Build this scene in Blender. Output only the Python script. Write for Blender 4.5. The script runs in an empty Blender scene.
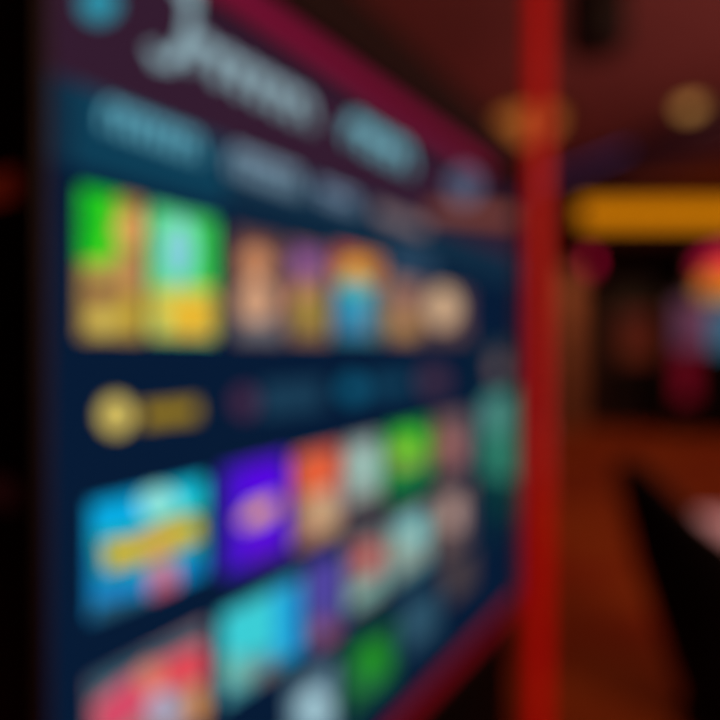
import bpy, bmesh, math, random
from mathutils import Vector, Matrix
random.seed(7)
C = bpy.context.scene.collection
S = bpy.context.scene
PI = math.pi

# ------------------------------------------------------------------ camera, world, exposure
CAM_Z = 1.2                      # eye height
F = 600.0                        # focal length in pixels of the 720 px frame
cam_d = bpy.data.cameras.new('camera')
cam = bpy.data.objects.new('camera', cam_d); C.objects.link(cam)
cam.location = (0, 0, CAM_Z); cam.rotation_euler = (PI / 2, 0, 0)
cam_d.sensor_width = 36; cam_d.lens = 36 * F / 720
cam_d.shift_y = -10 / 720
cam_d.clip_start = 0.02
cam_d.dof.use_dof = True         # the lens is focused far too close: the whole place is out of focus
cam_d.dof.focus_distance = 0.10
cam_d.dof.aperture_fstop = 4.0
S.camera = cam
w = bpy.data.worlds.new('world'); S.world = w; w.use_nodes = True
w.node_tree.nodes['Background'].inputs[0].default_value = (0.10, 0.02, 0.012, 1)
w.node_tree.nodes['Background'].inputs[1].default_value = 0.15
S.view_settings.view_transform = 'Standard'; S.view_settings.look = 'None'
S.view_settings.gamma = 1; S.view_settings.exposure = 0; S.view_settings.use_curve_mapping = False
S.cycles.use_denoising = True
S.cycles.max_bounces = 6

def area(name, loc, target, size, power, col):
    d = bpy.data.lights.new(name, 'AREA'); d.size = size; d.energy = power; d.color = col
    o = bpy.data.objects.new(name, d); C.objects.link(o); o.location = loc
    o.rotation_euler = (Vector(target) - Vector(loc)).to_track_quat('-Z', 'Y').to_euler()
    return o
area('room_fill', (2.6, -1.2, 2.3), (3.2, 6.0, 0.3), 1.2, 70, (1, .50, .30))  # unseen fill light added behind the camera to lift the room
area('ceiling_fill', (2.5, 2.4, .9), (0.3, 3.3, 2.9), 1.4, 14, (1, .50, .48))  # off-frame fill aimed upward, added to brighten the ceiling

sd = bpy.data.lights.new('chair_fill', 'SPOT'); sd.energy = 40; sd.color = (1, .62, .70); sd.spot_size = .30; sd.spot_blend = .6; sd.shadow_soft_size = .05  # unseen pink spot added to brighten the seat cushion
so = bpy.data.objects.new('chair_fill', sd); C.objects.link(so); so.location = (2.0, 2.3, 2.84)
so.rotation_euler = (Vector((1.2, 1.9, .62)) - so.location).to_track_quat('-Z', 'Y').to_euler()

# ------------------------------------------------------------------ materials
def lin(c):
    c /= 255.0
    return c / 12.92 if c <= 0.04045 else ((c + 0.055) / 1.055) ** 2.4
def rgb(r, g, b): return (lin(r), lin(g), lin(b), 1)
_cache = {}
def glow(r, g, b, k=1.0):
    key = ('g', r, g, b, k)
    if key not in _cache:
        m = bpy.data.materials.new('lit_%d_%d_%d' % (r, g, b)); m.use_nodes = True
        nt = m.node_tree; nt.nodes.clear()
        e = nt.nodes.new('ShaderNodeEmission'); e.inputs[0].default_value = rgb(r, g, b); e.inputs[1].default_value = k
        o = nt.nodes.new('ShaderNodeOutputMaterial'); nt.links.new(e.outputs[0], o.inputs[0])
        _cache[key] = m
    return _cache[key]
def solid(name, col, rough=0.6, metal=0.0, noise=0.0, scale=8.0, emit=None):
    if name in _cache: return _cache[name]
    m = bpy.data.materials.new(name); m.use_nodes = True
    nt = m.node_tree; b = nt.nodes['Principled BSDF']
    b.inputs['Base Color'].default_value = rgb(*col); b.inputs['Roughness'].default_value = rough
    b.inputs['Metallic'].default_value = metal
    if noise:
        tc = nt.nodes.new('ShaderNodeTexCoord'); n = nt.nodes.new('ShaderNodeTexNoise'); n.inputs['Scale'].default_value = scale
        nt.links.new(tc.outputs['Object'], n.inputs['Vector'])
        r = nt.nodes.new('ShaderNodeValToRGB')
        a = rgb(*col); r.color_ramp.elements[0].color = tuple(x * (1 - noise) for x in a[:3]) + (1,)
        r.color_ramp.elements[1].color = tuple(min(1, x * (1 + noise)) for x in a[:3]) + (1,)
        r.color_ramp.elements[0].position = .3; r.color_ramp.elements[1].position = .7
        nt.links.new(n.outputs['Fac'], r.inputs[0]); nt.links.new(r.outputs[0], b.inputs['Base Color'])
    if emit:
        b.inputs['Emission Color'].default_value = rgb(*emit); b.inputs['Emission Strength'].default_value = 1
    _cache[name] = m
    return m
def carpet_material():
    m = bpy.data.materials.new('orange_carpet'); m.use_nodes = True
    nt = m.node_tree; b = nt.nodes['Principled BSDF']; b.inputs['Roughness'].default_value = .95
    b.inputs['Specular IOR Level'].default_value = 0.1
    tc = nt.nodes.new('ShaderNodeTexCoord')
    n = nt.nodes.new('ShaderNodeTexNoise'); n.inputs['Scale'].default_value = 1.6; n.inputs['Detail'].default_value = 2
    v = nt.nodes.new('ShaderNodeTexVoronoi'); v.inputs['Scale'].default_value = 2.4
    nt.links.new(tc.outputs['Object'], n.inputs['Vector']); nt.links.new(tc.outputs['Object'], v.inputs['Vector'])
    mx = nt.nodes.new('ShaderNodeMath'); mx.operation = 'ADD'
    md = nt.nodes.new('ShaderNodeMath'); md.operation = 'MULTIPLY'; md.inputs[1].default_value = .35
    nt.links.new(v.outputs['Distance'], md.inputs[0]); nt.links.new(n.outputs['Fac'], mx.inputs[0]); nt.links.new(md.outputs[0], mx.inputs[1])
    r = nt.nodes.new('ShaderNodeValToRGB'); e = r.color_ramp.elements
    e[0].position = .40; e[0].color = rgb(104, 34, 12); e[1].position = .85; e[1].color = rgb(150, 68, 20)
    x = e.new(.60); x.color = rgb(140, 48, 14)
    nt.links.new(mx.outputs[0], r.inputs[0]); nt.links.new(r.outputs[0], b.inputs['Base Color'])
    f = nt.nodes.new('ShaderNodeTexNoise'); f.inputs['Scale'].default_value = 220
    bp = nt.nodes.new('ShaderNodeBump'); bp.inputs['Strength'].default_value = .4; bp.inputs['Distance'].default_value = .004
    nt.links.new(tc.outputs['Object'], f.inputs['Vector']); nt.links.new(f.outputs['Fac'], bp.inputs['Height']); nt.links.new(bp.outputs[0], b.inputs['Normal'])
    return m
BLACK = solid('black_gloss_plastic', (14, 12, 13), .35)
DARK = solid('dark_cabinet_metal', (18, 10, 12), .45, .2)
MATTE = solid('matte_black', (18, 11, 11), .8)

# ------------------------------------------------------------------ mesh helpers
class MB:
    """collects shapes into one mesh with several materials"""
    def __init__(s): s.bm = bmesh.new(); s.mats = []
    def mi(s, m):
        if m not in s.mats: s.mats.append(m)
        return s.mats.index(m)
    def box(s, x0, x1, y0, y1, z0, z1, m, bevel=0.0, M=None):
        r = bmesh.ops.create_cube(s.bm, size=1.0); vs = r['verts']
        for v in vs: v.co = Vector(((x0 + x1) / 2 + v.co.x * (x1 - x0), (y0 + y1) / 2 + v.co.y * (y1 - y0), (z0 + z1) / 2 + v.co.z * (z1 - z0)))
        fs = {f for v in vs for f in v.link_faces}
        for f in fs: f.material_index = s.mi(m)
        if M:
            for v in vs: v.co = M @ v.co
        if bevel:
            es = list({e for f in fs for e in f.edges})
            bmesh.ops.bevel(s.bm, geom=es, offset=bevel, segments=2, affect='EDGES', profile=.6)
        return s
    def lathe(s, prof, m, n=28, cx=0, cy=0, smooth=True, caps=True):
        rings = []
        for (r, z) in prof:
            rings.append([s.bm.verts.new((cx + r * math.cos(2 * PI * k / n), cy + r * math.sin(2 * PI * k / n), z)) for k in range(n)])
        i = s.mi(m)
        for a, b in zip(rings, rings[1:]):
            for k in range(n):
                f = s.bm.faces.new((a[k], a[(k + 1) % n], b[(k + 1) % n], b[k])); f.material_index = i; f.smooth = smooth
        if caps:
            for q in (list(reversed(rings[0])), rings[-1]):
                f = s.bm.faces.new(q); f.material_index = i
        return s
    def poly(s, pts, m):
        f = s.bm.faces.new([s.bm.verts.new(p) for p in pts]); f.material_index = s.mi(m); return s
    def prism(s, pts, y0, y1, m):
        """outline in x,z extruded along y"""
        a = [s.bm.verts.new((x, y0, z)) for x, z in pts]; b = [s.bm.verts.new((x, y1, z)) for x, z in pts]
        i = s.mi(m); n = len(pts)
        fs = [s.bm.faces.new(a), s.bm.faces.new(list(reversed(b)))]
        fs += [s.bm.faces.new((a[k], b[k], b[(k + 1) % n], a[(k + 1) % n])) for k in range(n)]
        for f in fs: f.material_index = i
        return s
    def build(s, name, parent=None, loc=None, rotz=0, normals=True):
        if normals: bmesh.ops.recalc_face_normals(s.bm, faces=s.bm.faces)
        me = bpy.data.meshes.new(name); s.bm.to_mesh(me); s.bm.free()
        for m in s.mats: me.materials.append(m)
        o = bpy.data.objects.new(name, me); C.objects.link(o)
        if parent: o.parent = parent
        if loc: o.location = loc
        o.rotation_euler.z = rotz
        return o
def tag(o, label, cat, group=None):
    o['label'] = label; o['category'] = cat
    if group: o['group'] = group
    return o
def thing(name, label, cat, loc=(0, 0, 0), rotz=0, group=None):
    o = bpy.data.objects.new(name, None); C.objects.link(o)
    o.location = loc; o.rotation_euler = (0, 0, rotz)
    return tag(o, label, cat, group)
def struct(o): o['kind'] = 'structure'; return o

# ------------------------------------------------------------------ the room
CEIL = 2.9
XL, XR, YB, YF = -3.6, 7.2, -2.6, 9.6
struct(MB().box(XL, XR, YB, YF, -.1, 0, carpet_material()).build('floor'))
struct(MB().box(XL, XR, YB, YF, CEIL, CEIL + .1, solid('red_brown_ceiling', (150, 86, 82), .9, 0, .12, 1.2)).build('ceiling'))
wallm = solid('dark_wall', (54, 25, 25), .85, 0, .2, 2)
struct(MB().box(XL - .1, XR + .1, YF, YF + .1, 0, CEIL, wallm).build('wall_back'))
struct(MB().box(XL - .1, XL, YB, YF, 0, CEIL, wallm).build('wall_left'))
struct(MB().box(XR, XR + .1, YB, YF, 0, CEIL, wallm).build('wall_right'))
struct(MB().box(XL - .1, XR + .1, YB - .1, YB, 0, CEIL, wallm).build('wall_front'))
# dropped beam crossing the ceiling in front of the yellow fascia
A, B = Vector((1.58, 6.35, 0)), Vector((3.06, 2.57, 0)); dB = (B - A).normalized(); nB = Vector((-dB.y, dB.x, 0))
if nB.y < 0: nB = -nB
mb = MB(); bpts = [A, B, B + nB * .55, A + nB * .55]
beamm = solid('dark_maroon_beam', (92, 58, 84), .8)
for z0, z1 in ((2.72, CEIL),):
    lo = [mb.bm.verts.new((p.x, p.y, z0)) for p in bpts]; hi = [mb.bm.verts.new((p.x, p.y, z1)) for p in bpts]
    mb.mi(beamm); mb.bm.faces.new(lo); mb.bm.faces.new(hi)
    for k in range(4): mb.bm.faces.new((lo[k], lo[(k + 1) % 4], hi[(k + 1) % 4], hi[k]))
struct(mb.build('trim_1'))

# ------------------------------------------------------------------ the display kiosk
# screen plane: starts at near point P0 and recedes along D
Y0 = 0.5
Dv = Vector((390, 600)).normalized(); P0 = Vector((-0.5 * Y0, Y0))
def U(px):
    k = (px - 360) / F
    return Y0 * (k + .5) / (Dv.x - k * Dv.y)
def P(px, py):
    u = U(px); return u, CAM_Z + (350 - py) / F * (Y0 + Dv.y * u)
def Z(px, py): return P(px, py)[1]
ang = math.atan2(Dv.y, Dv.x)
kiosk = thing('display_kiosk', 'large dark touchscreen gaming kiosk showing rows of colourful game pictures', 'kiosk', (P0.x, P0.y, 0), ang)
UL, UR = U(47), 1.165
ZB, ZT = Z(440, 668), Z(350, 94)
b = MB().box(UL - .010, UR + .03, .03, .24, ZB - .05, ZT + .145, DARK, .008)
KB = solid('cabinet_black', (7, 4, 4), .9); KB.node_tree.nodes['Principled BSDF'].inputs['Specular IOR Level'].default_value = .1
b.box(UL + .03, UR + .04, .025, .24, .06, ZB - .05, KB, .006)
b.build('cabinet', kiosk)
for z_, c_, l_ in ((1.3375, (62, 10, 3), 'dark red lit strip on the near side of the cabinet'), (1.080, (24, 4, 4), 'very dim red strip on the near side of the cabinet')):
    o = MB().box(UL - .014, UL - .0102, .028, .22, z_ - .012, z_ + .012, glow(*c_)).build('side_light', kiosk); o['label'] = l_
MB().box(UL + .0, UR + .01, .02, .30, 0, .06, BLACK, .01).build('plinth', kiosk)
# bezel: a ring of four bars, mitred into one mesh
bz = MB(); bm_ = solid('bezel_dark_maroon', (22, 12, 18), .55)
bz.box(UL - .010, UL, -.006, .03, ZB - .05, ZT + .145, bm_, .002); bz.box(UR, UR + .03, -.006, .03, ZB - .05, ZT + .145, bm_, .002)
bz.box(UL, UR, -.006, .03, ZT + .055, ZT + .145, bm_, .002); bz.box(UL, UR, -.006, .03, ZB - .05, ZB - .030, bm_, .002)
bz.build('bezel', kiosk)
o = MB().box(UL, U(486), -.012, .0, ZT + .012, ZT + .038, glow(124, 20, 54), .004).build('light_strip', kiosk); o['label'] = 'magenta lit strip along the top of the screen'
o = MB().box(UL, UR, -.012, .0, ZB - .026, ZB - .006, glow(122, 8, 24), .004).build('light_strip', kiosk); o['label'] = 'red lit strip along the bottom of the screen'

LAY = .0003
class Art(MB):
    """flat picture on the screen, laid out along the screen's own plane; each shape lies a hair in front of the last"""
    def __init__(s, base=1): super().__init__(); s.l = base
    def pl(s, uz, col):
        s.l += 1; s.poly([(u, -LAY * s.l, z) for u, z in uz], glow(*col)); return s
    def quad(s, x0, x1, y0, y1, col, ref=None):
        """upright rectangle; y0, y1 are read at column ref and follow the screen's horizontals"""
        ref = x0 if ref is None else ref
        za, zb = Z(ref, y0), Z(ref, y1); ua, ub = U(x0), U(x1)
        return s.pl([(ua, zb), (ub, zb), (ub, za), (ua, za)], col)
    def ell(s, cx, cy, rx, ry, col, n=26, a0=0, a1=2 * PI):
        return s.pl([P(cx + rx * math.cos(a0 + (a1 - a0) * k / n), cy - ry * math.sin(a0 + (a1 - a0) * k / n)) for k in range(n)], col)
    def px(s, pts, col): return s.pl([P(*p) for p in pts], col)
    def stroke(s, uz, w, col):
        """ribbon of width w (metres) along points of the plane"""
        s.l += 1; y = -LAY * s.l; m = s.mi(glow(*col)); pr = None
        for i, (u, z) in enumerate(uz):
            a = uz[max(0, i - 1)]; c = uz[min(len(uz) - 1, i + 1)]
            t = Vector((c[0] - a[0], c[1] - a[1]))
            if t.length < 1e-9: t = Vector((1, 0))
            t.normalize(); n = Vector((-t.y, t.x)) * w / 2
            q = (s.bm.verts.new((u + n.x, y, z + n.y)), s.bm.verts.new((u - n.x, y, z - n.y)))
            if pr:
                f = s.bm.faces.new((pr[0], pr[1], q[1], q[0])); f.material_index = m
            pr = q
        return s
    def face(s, cx, cy, r, skin, hair, eye=(40, 25, 25)):
        s.ell(cx, cy - r * .25, r * 1.12, r * 1.15, hair); s.ell(cx, cy, r * .86, r, skin)
        s.ell(cx - r * .33, cy - r * .1, r * .12, r * .12, eye); s.ell(cx + r * .33, cy - r * .1, r * .12, r * .12, eye)
        return s.ell(cx, cy + r * .5, r * .28, r * .10, (165, 70, 65))
    def build(s, name, parent, label=None):
        if getattr(s, 'fit', None):              # draw the picture in a little from its neighbours
            (a0, a1, b0, b1), (c0, c1, d0, d1) = s.fit
            for v in s.bm.verts:
                v.co.x = min(max(v.co.x, a0), a1); v.co.z = min(max(v.co.z, b0), b1)
                v.co.x = c0 + (v.co.x - a0) * (c1 - c0) / (a1 - a0); v.co.z = d0 + (v.co.z - b0) * (d1 - d0) / (b1 - b0)
        o = super().build(name, parent, normals=False)
        if label: o['label'] = label
        return o

screen = Art(0)
screen.pl([(UL, ZB), (UR, ZB), (UR, ZT), (UL, ZT)], (7, 27, 54))
# purple header background and the deep blue menu bar, part of the screen's picture
zh = Z(80, 84); zm = Z(80, 168)
screen.pl([(UL, zh), (UR, zh), (UR, ZT), (UL, ZT)], (52, 28, 48))
screen.pl([(UL, zm), (UR, zm), (UR, zh), (UL, zh)], (17, 44, 66))
screen.pl([(U(72), zm), (U(225), zm), (U(225), zh), (U(72), zh)], (14, 62, 86))
screen = screen.build('screen', kiosk)

# header lettering: flowing script, too soft to read
def script(art, u0, u1, zb, xh, n, wd, col, talls=()):
    pts = []; N = n * 18; sp = (u1 - u0) / n
    for i in range(N + 1):
        t = i / 18; k = int(min(t, n - 1)); h = xh * (1.9 if k in talls else 1)
        a = 2 * PI * t
        pts.append((u0 + sp * t - sp * .38 * math.sin(a) * .8, zb + h * .5 * (1 - math.cos(a))))
    art.stroke(pts, wd, col)
TX = (146, 176, 186)
a = Art(4)
zb_ = Z(165, 64); xh = Z(165, 8) - Z(165, 64)
up = []
for px_, py_ in ((150, 46), (156, 60), (170, 62), (182, 50), (188, 30), (190, 8), (192, -20), (186, -36), (176, -30), (178, -14), (190, 4)): up.append(P(px_, py_))
a.stroke(up, .013, TX)
script(a, U(194), U(308), zb_ + .012, xh * .55, 6, .0135, TX, ())
a.build('lettering', screen, 'pale grey script lettering across the header')
a = Art(4)
script(a, U(350), U(407), Z(375, 153), (Z(375, 132) - Z(375, 153)), 4, .018, (116, 180, 195))
a.build('lettering', screen, 'pale cyan script word at the end of the header')
def pillword(x0, x1, y0, y1, col, label, n):
    """menu word: a flowing run of soft strokes"""
    a = Art(4); za, zb = Z(x0, y0), Z(x0, y1); ua, ub = U(x0), U(x1)
    script(a, ua, ub, zb, za - zb, n, (ub - ua) / n * .36, col)
    a.build('lettering', screen, label)
pillword(105, 197, 101, 129, (105, 180, 200), 'pale blue first word of the menu bar', 7)
pillword(232, 298, 147, 174, (135, 165, 185), 'grey blue second word of the menu bar', 6)
pillword(318, 355, 183, 199, (130, 155, 180), 'grey blue third word of the menu bar', 5)
Art(4).ell(98, 4, 20, 19, (44, 136, 160)).ell(98, 6, 10, 9, (52, 150, 170)).build('icon', screen, 'teal round icon in the top corner')
Art(4).ell(464, 186, 15, 17, (92, 104, 132)).ell(464, 186, 7, 8, (70, 78, 104)).build('icon', screen, 'slate round icon at the far end of the header')
Art(4).quad(374, 425, 203, 217, (128, 112, 116), 372).px([(428, 204), (514, 210), (514, 225), (428, 218)], (134, 74, 56)).build('banner', screen, 'warm reflection painted as an orange brown banner under the header')  # reflection of the room's lights, painted as flat colour on the screen
Art(4).quad(388, 432, 246, 270, (45, 74, 100), 388).build('banner', screen, 'slate blue caption above the far pictures')

# ---- first row of game pictures
T1, B1 = 178, 348
def tile(x0, x1, top, bot, bg, ref):
    a = Art(3).quad(x0, x1, top, bot, bg, ref)
    dl = 9 if x0 < 100 else 2; dr = 9 if 205 < x1 < 230 else 2
    yy = (Y0 + Dv.y * U((x0 + x1) / 2)) / F * (9 if x0 < 215 else 6)
    za, zb = Z(ref, bot), Z(ref, top)
    a.fit = (U(x0), U(x1), za, zb), (U(x0 + dl), U(x1 - dr), za + yy, zb - yy)
    return a
t = tile(70, 145, 177, 347, (176, 140, 66), 80)
t.quad(70, 116, 177, 262, (30, 205, 25), 80).ell(88, 214, 14, 26, (22, 190, 32)).px([(104, 190), (116, 190), (112, 262), (98, 262)], (90, 210, 40))
t.px([(76, 262), (118, 258), (112, 282), (78, 280)], (190, 170, 75))
t.face(128, 228, 16, (238, 172, 100), (226, 150, 84)).ell(127, 272, 17, 24, (190, 134, 84)).ell(92, 292, 15, 13, (128, 74, 72)).ell(94, 328, 18, 15, (205, 182, 84)).ell(128, 322, 15, 18, (190, 160, 52))
t.build('game_tile', screen, 'picture of a blond figure on bright green')
t = tile(147, 223, 177, 347, (92, 222, 140), 80)
t.quad(198, 223, 180, 300, (62, 212, 84), 82).px([(147, 292), (223, 290), (223, 345), (147, 345)], (216, 196, 72)).ell(181, 248, 18, 34, (132, 205, 222)).ell(181, 228, 9, 10, (150, 224, 214)).ell(195, 326, 16, 16, (246, 172, 18)).ell(156, 328, 12, 14, (196, 202, 96)).ell(176, 306, 11, 8, (230, 206, 80))
t.build('game_tile', screen, 'picture of a pale blue figure on mint green above gold')
t = tile(231, 285, 222, 347, (100, 74, 72), 232)
t.face(254, 262, 17, (214, 150, 108), (172, 98, 56)).ell(254, 304, 21, 26, (206, 156, 122)).px([(234, 325), (282, 325), (282, 344), (234, 344)], (112, 112, 118)).ell(236, 262, 4, 26, (130, 80, 60))
t.build('game_tile', screen, 'picture of a brown haired figure on dull brown')
t = tile(287, 330, 236, 346, (150, 108, 76), 290)
t.px([(288, 240), (328, 248), (326, 276), (288, 276)], (116, 66, 122)).ell(304, 258, 11, 13, (150, 96, 160)).ell(294, 297, 7, 18, (216, 142, 110)).ell(308, 314, 13, 22, (152, 138, 38)).ell(322, 296, 5, 16, (160, 110, 100))
t.build('game_tile', screen, 'picture of an olive figure under purple')
t = tile(332, 383, 239, 345, (60, 130, 150), 334)
t.px([(333, 241), (382, 253), (382, 282), (333, 282)], (206, 118, 40)).px([(333, 241), (358, 246), (350, 256), (333, 254)], (206, 78, 36)).ell(354, 264, 13, 9, (232, 172, 54)).ell(354, 298, 15, 24, (40, 172, 204)).ell(353, 282, 11, 9, (110, 190, 140)).ell(353, 324, 13, 15, (62, 132, 182)).px([(370, 284), (382, 284), (382, 342), (370, 342)], (110, 120, 100))
t.build('game_tile', screen, 'picture of a cyan bottle shape under orange')
t = tile(385, 421, 270, 346, (146, 108, 92), 386)
t.ell(399, 296, 10, 16, (160, 112, 100)).ell(404, 328, 15, 14, (184, 136, 72)).ell(404, 290, 6, 8, (168, 122, 104))
t.build('game_tile', screen, 'picture of a tan figure on dull brown')
t = tile(422, 470, 277, 345, (96, 72, 70), 424)
t.ell(442, 306, 17, 25, (214, 174, 138)).ell(446, 304, 9, 14, (222, 188, 146)).ell(466, 312, 3, 24, (70, 50, 76))
t.build('game_tile', screen, 'picture of a large cream round emblem')

# ---- middle band: the coin and the buttons
a = Art(4).ell(115, 415, 17, 19, (190, 162, 66)).ell(115, 415, 14, 16, (226, 206, 112)).px([(115, 404), (118, 412), (126, 413), (120, 419), (122, 427), (115, 422), (108, 427), (110, 419), (104, 413), (112, 412)], (206, 178, 80))
a.build('icon', screen, 'pale gold coin beside the gold label')
a = Art(4).quad(141, 197, 406, 426, (148, 118, 14), 138)
for k in range(6): a.quad(144 + k * 9, 149 + k * 9, 409, 422, (166, 140, 34), 143)
a.build('button', screen, 'gold label beside the coin')
Art(4).ell(244, 402, 12, 14, (74, 44, 72)).build('icon', screen, 'maroon round icon')
Art(4).quad(260, 322, 384, 416, (27, 62, 86), 262).build('button', screen, 'dull teal label')
Art(4).ell(352, 389, 13, 13, (16, 92, 124)).build('icon', screen, 'blue round icon')
Art(4).quad(367, 412, 376, 398, (18, 62, 88), 368).build('button', screen, 'dull blue label')
Art(4).ell(433, 381, 14, 14, (70, 48, 70)).build('icon', screen, 'maroon round icon at the far end')

# ---- second row
t = tile(80, 213, 494, 632, (18, 140, 205), 84)
t.px([(82, 497), (150, 482), (150, 540), (82, 552)], (8, 172, 226)).px([(150, 482), (212, 468), (212, 530), (150, 542)], (24, 204, 226)).ell(160, 497, 22, 20, (150, 236, 226))
t.px([(88, 534), (130, 528), (170, 508), (211, 499), (212, 546), (172, 561), (132, 575), (92, 585)], (40, 160, 120)).px([(96, 543), (130, 539), (170, 521), (204, 512), (206, 535), (172, 549), (132, 563), (100, 573)], (226, 184, 14)).ell(156, 541, 16, 12, (236, 168, 48))
t.px([(150, 566), (177, 560), (180, 612), (148, 618)], (206, 100, 128)).ell(163, 572, 13, 12, (204, 130, 150)).px([(82, 612), (146, 600), (146, 620), (82, 636)], (46, 98, 124)).ell(108, 592, 18, 14, (20, 128, 198)).px([(181, 596), (212, 590), (212, 604), (181, 611)], (40, 80, 104))
t.build('game_tile', screen, 'cyan picture with a gold banner over a pink figure')
t = tile(219, 289, 462, 584, (86, 8, 222), 222)
t.px([(219, 462), (236, 458), (238, 580), (219, 584)], (62, 22, 190)).px([(236, 522), (248, 505), (276, 493), (279, 506), (266, 521), (243, 529)], (226, 150, 84)).ell(257, 511, 11, 10, (240, 178, 88)).ell(262, 556, 20, 13, (92, 20, 206))
t.build('game_tile', screen, 'violet picture with a tan emblem')
t = tile(292, 341, 448, 556, (186, 132, 108), 294)
t.px([(293, 451), (340, 440), (340, 486), (293, 496)], (226, 88, 52)).ell(316, 470, 13, 14, (232, 104, 62)).ell(322, 513, 15, 22, (206, 172, 122)).px([(293, 500), (305, 498), (305, 548), (293, 551)], (150, 100, 96)).ell(334, 500, 6, 20, (190, 148, 140))
t.build('game_tile', screen, 'orange red picture with a tan figure')
t = tile(343, 381, 436, 530, (148, 160, 154), 344)
t.ell(364, 464, 14, 24, (160, 206, 194)).ell(362, 452, 8, 9, (176, 204, 196)).px([(344, 508), (380, 496), (380, 520), (344, 530)], (86, 68, 66))
t.build('game_tile', screen, 'grey mint picture with a pale figure')
t = tile(383, 431, 424, 508, (34, 150, 46), 385)
t.ell(408, 440, 17, 15, (78, 214, 28)).ell(404, 456, 14, 13, (160, 182, 70)).px([(384, 482), (430, 470), (430, 486), (384, 500)], (28, 112, 70))
t.build('game_tile', screen, 'bright green picture with a lime leaf emblem')
t = tile(433, 471, 412, 482, (128, 92, 88), 435)
t.ell(445, 446, 10, 18, (156, 86, 74)).ell(457, 452, 7, 14, (172, 112, 112)).px([(462, 404), (470, 402), (470, 470), (462, 472)], (96, 96, 108))
t.build('game_tile', screen, 'rosy brown picture with a red figure')
# tall teal picture at the far end
t = tile(474, 515, 336, 560, (8, 36, 54), 476)
t.px([(480, 400), (515, 386), (515, 482), (482, 478)], (48, 128, 106)).ell(494, 412, 12, 22, (86, 144, 138)).ell(498, 362, 8, 16, (112, 88, 92)).ell(501, 346, 5, 8, (60, 74, 74)).px([(484, 480), (515, 484), (515, 520), (486, 516)], (10, 56, 58))
t.build('game_tile', screen, 'tall dark picture of a standing teal figure')

# ---- third row
t = tile(80, 215, 672, 810, (150, 120, 122), 84)
t.px([(82, 668), (140, 646), (200, 622), (214, 618), (214, 630), (160, 652), (120, 672), (82, 700)], (58, 96, 112))
t.px([(84, 706), (120, 676), (150, 662), (150, 706), (120, 735), (88, 745)], (214, 74, 104)).px([(150, 660), (206, 634), (212, 640), (212, 676), (152, 690)], (228, 70, 84)).ell(150, 672, 15, 18, (226, 128, 100)).ell(164, 708, 17, 22, (172, 170, 196)).ell(202, 704, 10, 24, (216, 146, 74))
t.build('game_tile', screen, 'red and pink picture with a lavender figure')
t = tile(218, 302, 606, 712, (72, 150, 164), 222)
t.px([(219, 610), (276, 584), (276, 650), (219, 664)], (60, 206, 214)).px([(276, 584), (301, 574), (301, 660), (276, 666)], (26, 158, 222)).ell(234, 674, 13, 18, (120, 190, 172)).ell(264, 680, 12, 16, (128, 118, 114)).px([(278, 672), (301, 664), (301, 690), (278, 702)], (28, 58, 88))
t.build('game_tile', screen, 'turquoise picture with a brown figure')
t = tile(303, 343, 560, 662, (76, 70, 132), 305)
t.px([(304, 562), (342, 546), (342, 606), (304, 622)], (80, 66, 164)).ell(324, 638, 12, 15, (152, 86, 112)).ell(324, 590, 9, 15, (86, 78, 158))
t.build('game_tile', screen, 'indigo picture with a mauve figure')
t = tile(345, 386, 538, 622, (132, 130, 124), 347)
t.ell(366, 556, 15, 18, (206, 84, 82)).ell(353, 556, 5, 14, (130, 84, 82)).px([(346, 596), (385, 570), (385, 592), (346, 618)], (130, 178, 166))
t.build('game_tile', screen, 'red picture above a mint caption')
t = tile(388, 430, 516, 592, (142, 166, 156), 390)
t.ell(413, 527, 14, 15, (124, 206, 210)).ell(404, 556, 11, 18, (160, 172, 154)).px([(389, 586), (429, 552), (429, 566), (389, 598)], (96, 150, 158))
t.build('game_tile', screen, 'pale cyan picture with a grey figure')
t = tile(432, 471, 488, 566, (110, 88, 84), 434)
t.ell(454, 512, 12, 20, (192, 158, 146)).ell(446, 548, 9, 16, (104, 84, 80)).px([(462, 492), (470, 488), (470, 540), (462, 546)], (70, 62, 82))
t.build('game_tile', screen, 'brown picture with a pale tan head')

# ---- fourth row, cut by the lower edge
t = tile(286, 336, 684, 790, (96, 128, 146), 290)
t.ell(314, 708, 18, 24, (156, 194, 206)).ell(314, 700, 9, 10, (172, 200, 210)); t.build('game_tile', screen, 'pale blue picture in the lowest row')
t = tile(342, 396, 644, 726, (28, 92, 52), 346)
t.ell(372, 660, 17, 24, (34, 146, 30)).ell(366, 680, 13, 14, (40, 132, 60)); t.build('game_tile', screen, 'dark green picture in the lowest row')
t = tile(399, 440, 600, 668, (38, 74, 96), 401)
t.ell(416, 622, 12, 20, (54, 92, 112)); t.build('game_tile', screen, 'slate blue picture in the lowest row')
t = tile(442, 474, 560, 612, (74, 62, 66), 444)
t.ell(456, 576, 9, 16, (86, 74, 72)); t.build('game_tile', screen, 'dull brown picture in the lowest row')

# ------------------------------------------------------------------ red light column beside the kiosk
XC, YC = .452, 1.52
col = thing('light_column', 'glowing red floor-to-ceiling light column at the far end of the kiosk', 'light column', (XC, YC, 0))
redm = solid('glowing_red_tube', (170, 14, 10), .35, emit=(142, 2, 3))
MB().lathe([(.024, .05), (.024, CEIL - .05)], redm, 32, caps=False).build('tube', col)
MB().lathe([(.034, 0), (.034, .03), (.030, .045), (.0245, .06)], BLACK, 32).build('base', col)
MB().lathe([(.0245, CEIL - .06), (.05, CEIL - .05), (.06, CEIL)], BLACK, 32).build('collar', col)

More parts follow.
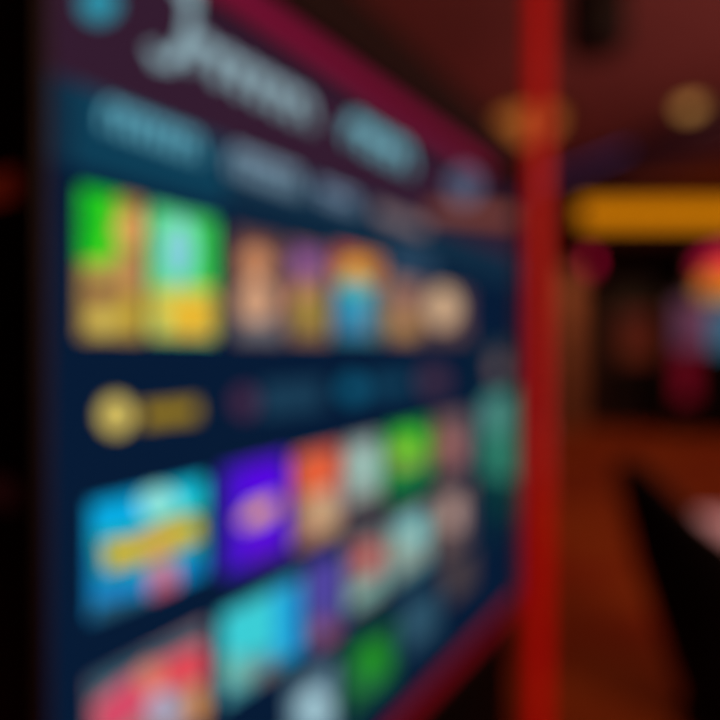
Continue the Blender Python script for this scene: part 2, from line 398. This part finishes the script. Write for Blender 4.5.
# ------------------------------------------------------------------ ceiling lights
def downlight(x, y, r, label, power, colr, k=1.0):
    t = thing('ceiling_light', label, 'ceiling light', (x, y, CEIL), 0, 'round warm ceiling lights')
    MB().lathe([(r * 1.25, -.015), (r * 1.25, 0)], solid('brass_ring', (120, 84, 40), .35, .7), 28).build('rim', t)
    MB().lathe([(r * .12, -r * k), (r * .6, -r * .86 * k), (r * .92, -r * .5 * k), (r, -.014)], glow(*colr), 28).build('diffuser', t)
    d = bpy.data.lights.new('ceiling_light_glow', 'SPOT'); d.energy = power; d.color = (1, .58, .28); d.shadow_soft_size = .07
    d.spot_size = 2.7; d.spot_blend = .6
    l = bpy.data.objects.new('ceiling_light_glow', d); C.objects.link(l); l.parent = t; l.location = (0, 0, -r * k - .09)
downlight(1.23, 4.4, .24, 'round warm ceiling light half hidden by the red light column', 32, (168, 94, 38), .65)
downlight(2.27, 4.13, .078, 'round warm ceiling light above the right end of the yellow fascia', 32, (205, 146, 78))

# black speaker hanging from the ceiling
sp = thing('pendant_speaker', 'black cylindrical speaker hanging from the ceiling right of the red column', 'speaker', (.985, 2.5, CEIL))
MB().lathe([(.05, -.02), (.05, 0)], MATTE, 24).build('ceiling_plate', sp)
MB().lathe([(.012, -.16), (.012, -.02)], MATTE, 12).build('rod', sp)
MB().lathe([(.105, -.44), (.12, -.42), (.12, -.19), (.06, -.16), (.012, -.155)], MATTE, 28).build('body', sp)
MB().lathe([(.10, -.447), (.10, -.4405)], solid('speaker_grille', (18, 17, 17), .5, .4), 28).build('grille', sp)

# purple strip along the beam
mid = A + dB * .15; sL = 1.5
ls = thing('led_strip', 'dim violet light strip along the dark ceiling beam', 'light strip', (mid.x, mid.y, 2.80), math.atan2(dB.y, dB.x))
sy = -1 if (Matrix.Rotation(math.atan2(dB.y, dB.x), 3, 'Z') @ Vector((0, 1, 0))).dot(nB) > 0 else 1
MB().box(0, sL, min(0, sy * .02), max(0, sy * .02), -.02, .05, solid('violet_channel', (40, 26, 50), .5)).build('channel', ls)
MB().box(.01, sL - .01, min(sy * .02, sy * .03), max(sy * .02, sy * .03), -.004, .034, glow(60, 46, 88)).build('diffuser', ls)

# ------------------------------------------------------------------ yellow lit fascia
fx0, fx1, fy = 2.27, 6.9, 6.4
fa = thing('illuminated_fascia', 'long amber yellow lit fascia under the ceiling at the back of the room', 'lit fascia', (fx0, fy, 2.40))
MB().box(0, fx1 - fx0, 0, .30, .0, .50, solid('fascia_brown', (70, 34, 14), .7), .01).build('housing', fa)
MB().box(.08, fx1 - fx0 - .03, -.02, 0, .125, .375, glow(212, 126, 6), .006).build('diffuser', fa)
MB().box(0, fx1 - fx0, -.03, .0, .0, .05, solid('fascia_brown', (70, 34, 14), .7), .006).build('lower_trim', fa)

def back_fill_lamp(x, y, power, label):  # added lamps, hidden by the fascia, to brighten the pillar and far floor
    t = thing('ceiling_light', label, 'ceiling light', (x, y, CEIL), 0, 'added downlights hidden behind the fascia')
    MB().lathe([(.09, -.012), (.09, 0)], BLACK, 24).build('rim', t)
    MB().lathe([(.07, -.02), (.07, -.0125)], glow(255, 190, 120), 24).build('diffuser', t)
    d = bpy.data.lights.new('ceiling_light_glow', 'SPOT'); d.energy = power; d.color = (1, .55, .26); d.shadow_soft_size = .06; d.spot_size = 2.6; d.spot_blend = .5  # spot of the added fill lamp hidden behind the fascia
    l = bpy.data.objects.new('ceiling_light_glow', d); C.objects.link(l); l.parent = t; l.location = (0, 0, -.10)
back_fill_lamp(3.1, 8.1, 40, 'small added downlight hidden behind the yellow fascia in front of the brown pillar')
back_fill_lamp(4.7, 7.6, 62, 'small added downlight hidden behind the yellow fascia in front of the slot machines')
# wooden pillar against the back wall
pm = solid('brown_wood', (150, 92, 64), .6, 0, .25, 3)
pi_ = thing('pillar', 'brown wooden pillar against the back wall next to the red column', 'pillar', (3.17, 9.2, 0))
MB().box(-.18, .18, -.18, .18, .12, CEIL, pm, .02).build('shaft', pi_)
MB().box(-.22, .22, -.22, .22, 0, .12, pm, .02).build('base', pi_)
wl = thing('wall_lamp', 'small red lamp glowing on the back wall beside the brown pillar', 'lamp', (3.65, YF, 2.60))
MB().box(-.09, .09, -.08, 0, -.15, .15, BLACK, .015).build('housing', wl)
MB().box(-.07, .07, -.10, -.08, -.13, .13, glow(226, 16, 76), .008).build('lens', wl)

# ------------------------------------------------------------------ slot machines at the back
def ell_pts(cx, cz, rx, rz, n=24, a0=0, a1=2 * PI): return [(cx + rx * math.cos(a0 + (a1 - a0) * k / (n - 1)), cz + rz * math.sin(a0 + (a1 - a0) * k / (n - 1))) for k in range(n)]
s1 = thing('slot_machine', 'dark slot machine with a dim reddish screen below the yellow fascia', 'slot machine', (4.26, 9.28, 0), 0, 'slot machines at the back')
MB().box(-.42, .42, 0, .30, 0, 2.35, solid('machine_dark', (36, 17, 17), .7), .03).build('cabinet', s1)
MB().box(-.33, .33, -.03, 0, .95, 1.95, solid('machine_black', (12, 8, 8), .5), .01).build('screen_surround', s1)
a = MB().box(-.28, .28, -.045, -.03, 1.02, 1.80, glow(74, 24, 16), .004); a.box(-.20, .20, -.05, -.045, 1.10, 1.40, glow(84, 30, 14)); a.build('screen', s1)
MB().prism([(-.40, .70), (.40, .70), (.40, .82), (-.40, .86)], -.28, 0, BLACK).build('button_deck', s1)
for k in range(4): MB().lathe([(.035, .85), (.03, .875)], solid('dim_button', (70, 20, 16), .4), 16, cx=-.24 + k * .16, cy=-.15).build('button', s1)
MB().box(-.38, .38, -.02, 0, 2.02, 2.28, solid('machine_topper', (24, 10, 10), .5), .01).build('topper', s1)

s2 = thing('slot_machine', 'tall slot machine with a magenta and orange lit topper at the right edge', 'slot machine', (5.24, 8.4, 0), 0, 'slot machines at the back')
MB().box(-.86, .62, .0, .55, 0, 1.96, BLACK, .04).build('cabinet', s2)
MB().box(-.58, .62, .0, .50, 1.96, 2.62, BLACK, .03).build('topper_housing', s2)
arch = [(-.54, 2.30)] + [(.02 - .56 * math.cos(PI * k / 20), 2.34 + .31 * math.sin(PI * k / 20)) for k in range(21)] + [(.58, 2.30)]
t_ = MB().prism(arch, -.09, 0, glow(200, 14, 70)).build('topper', s2); t_['label'] = 'magenta lit arch'
MB().prism([(.02 - .53 * math.cos(PI * k / 20), 2.17 + .26 * math.sin(PI * k / 20)) for k in range(21)], -.12, -.09, glow(246, 84, 30)).build('topper_panel', s2)
MB().box(-.50, .56, -.12, 0, 1.93, 2.165, glow(190, 130, 24), .01).build('marquee', s2)
MB().box(-.82, .58, -.06, 0, 1.22, 1.90, solid('machine_bezel', (60, 40, 56), .4, emit=(88, 50, 76)), .01).build('screen_surround', s2)
MB().box(-.34, .54, -.075, -.06, 1.18, 1.82, glow(36, 104, 128), .004).build('screen', s2)
for x0, x1 in ((-.82, -.56), (.54, .60)):
    MB().box(x0, x1, -.05, 0, .50, 1.20, glow(104, 6, 26), .006).build('side_light', s2)
MB().prism([(-.40, .66), (.54, .66), (.54, .86), (-.40, .90)], -.34, 0, BLACK).build('button_deck', s2)
for k in range(5): MB().lathe([(.035, .885), (.03, .91)], solid('dim_button', (70, 20, 16), .4), 16, cx=-.28 + k * .17, cy=-.2).build('button', s2)

# ------------------------------------------------------------------ tub chair on the right
CX, CY = 1.20, 1.9
chair = thing('tub_chair', 'black tub chair with a pale pink seat cushion in the right foreground', 'chair', (CX, CY, 0))
leather = solid('black_leather', (9, 7, 8), .8, 0, .2, 30); leather.node_tree.nodes['Principled BSDF'].inputs['Specular IOR Level'].default_value = .15
mb = MB(); n = 48; rings = []
for k in range(n + 1):
    th = PI * .16 + (2 * PI - PI * .32) * k / n          # the opening faces +x
    f = (1 - math.cos(th)) / 2                            # 1 at the back, 0 at the arm ends
    top = .605 + .245 * f ** 6
    def pt(r, z):
        q = r * (1 + .13 * f ** 4 * max(0, z - .50) / .35)
        return (q * math.cos(th), .95 * q * math.sin(th), z)
    rings.append([mb.bm.verts.new(pt(r, z)) for r, z in ((.16, .06), (.21, .20), (.302, .50), (.335, top - .03), (.32, top), (.29, top), (.275, top - .03), (.27, .50), (.17, .20), (.12, .06))])
mb.mi(leather)
for p_, q_ in zip(rings, rings[1:]):
    for j in range(10):
        fc = mb.bm.faces.new((p_[j], p_[(j + 1) % 10], q_[(j + 1) % 10], q_[j])); fc.smooth = True
mb.bm.faces.new(rings[0]); mb.bm.faces.new(list(reversed(rings[-1])))
mb.build('backrest', chair)
MB().lathe([(.11, .06), (.16, .20), (.255, .48), (.255, .53)], leather, 36).build('seat_base', chair)
cu = MB().lathe([(.24, .53), (.262, .55), (.262, .595), (.240, .622), (.10, .632)], solid('pale_pink_cushion', (245, 212, 232), .6, 0, .05, 20), 36).build('seat_cushion', chair)
cu['label'] = 'pale pink cushion'
MB().lathe([(.18, 0), (.18, .02), (.17, .035), (.14, .06)], BLACK, 32).build('base', chair)
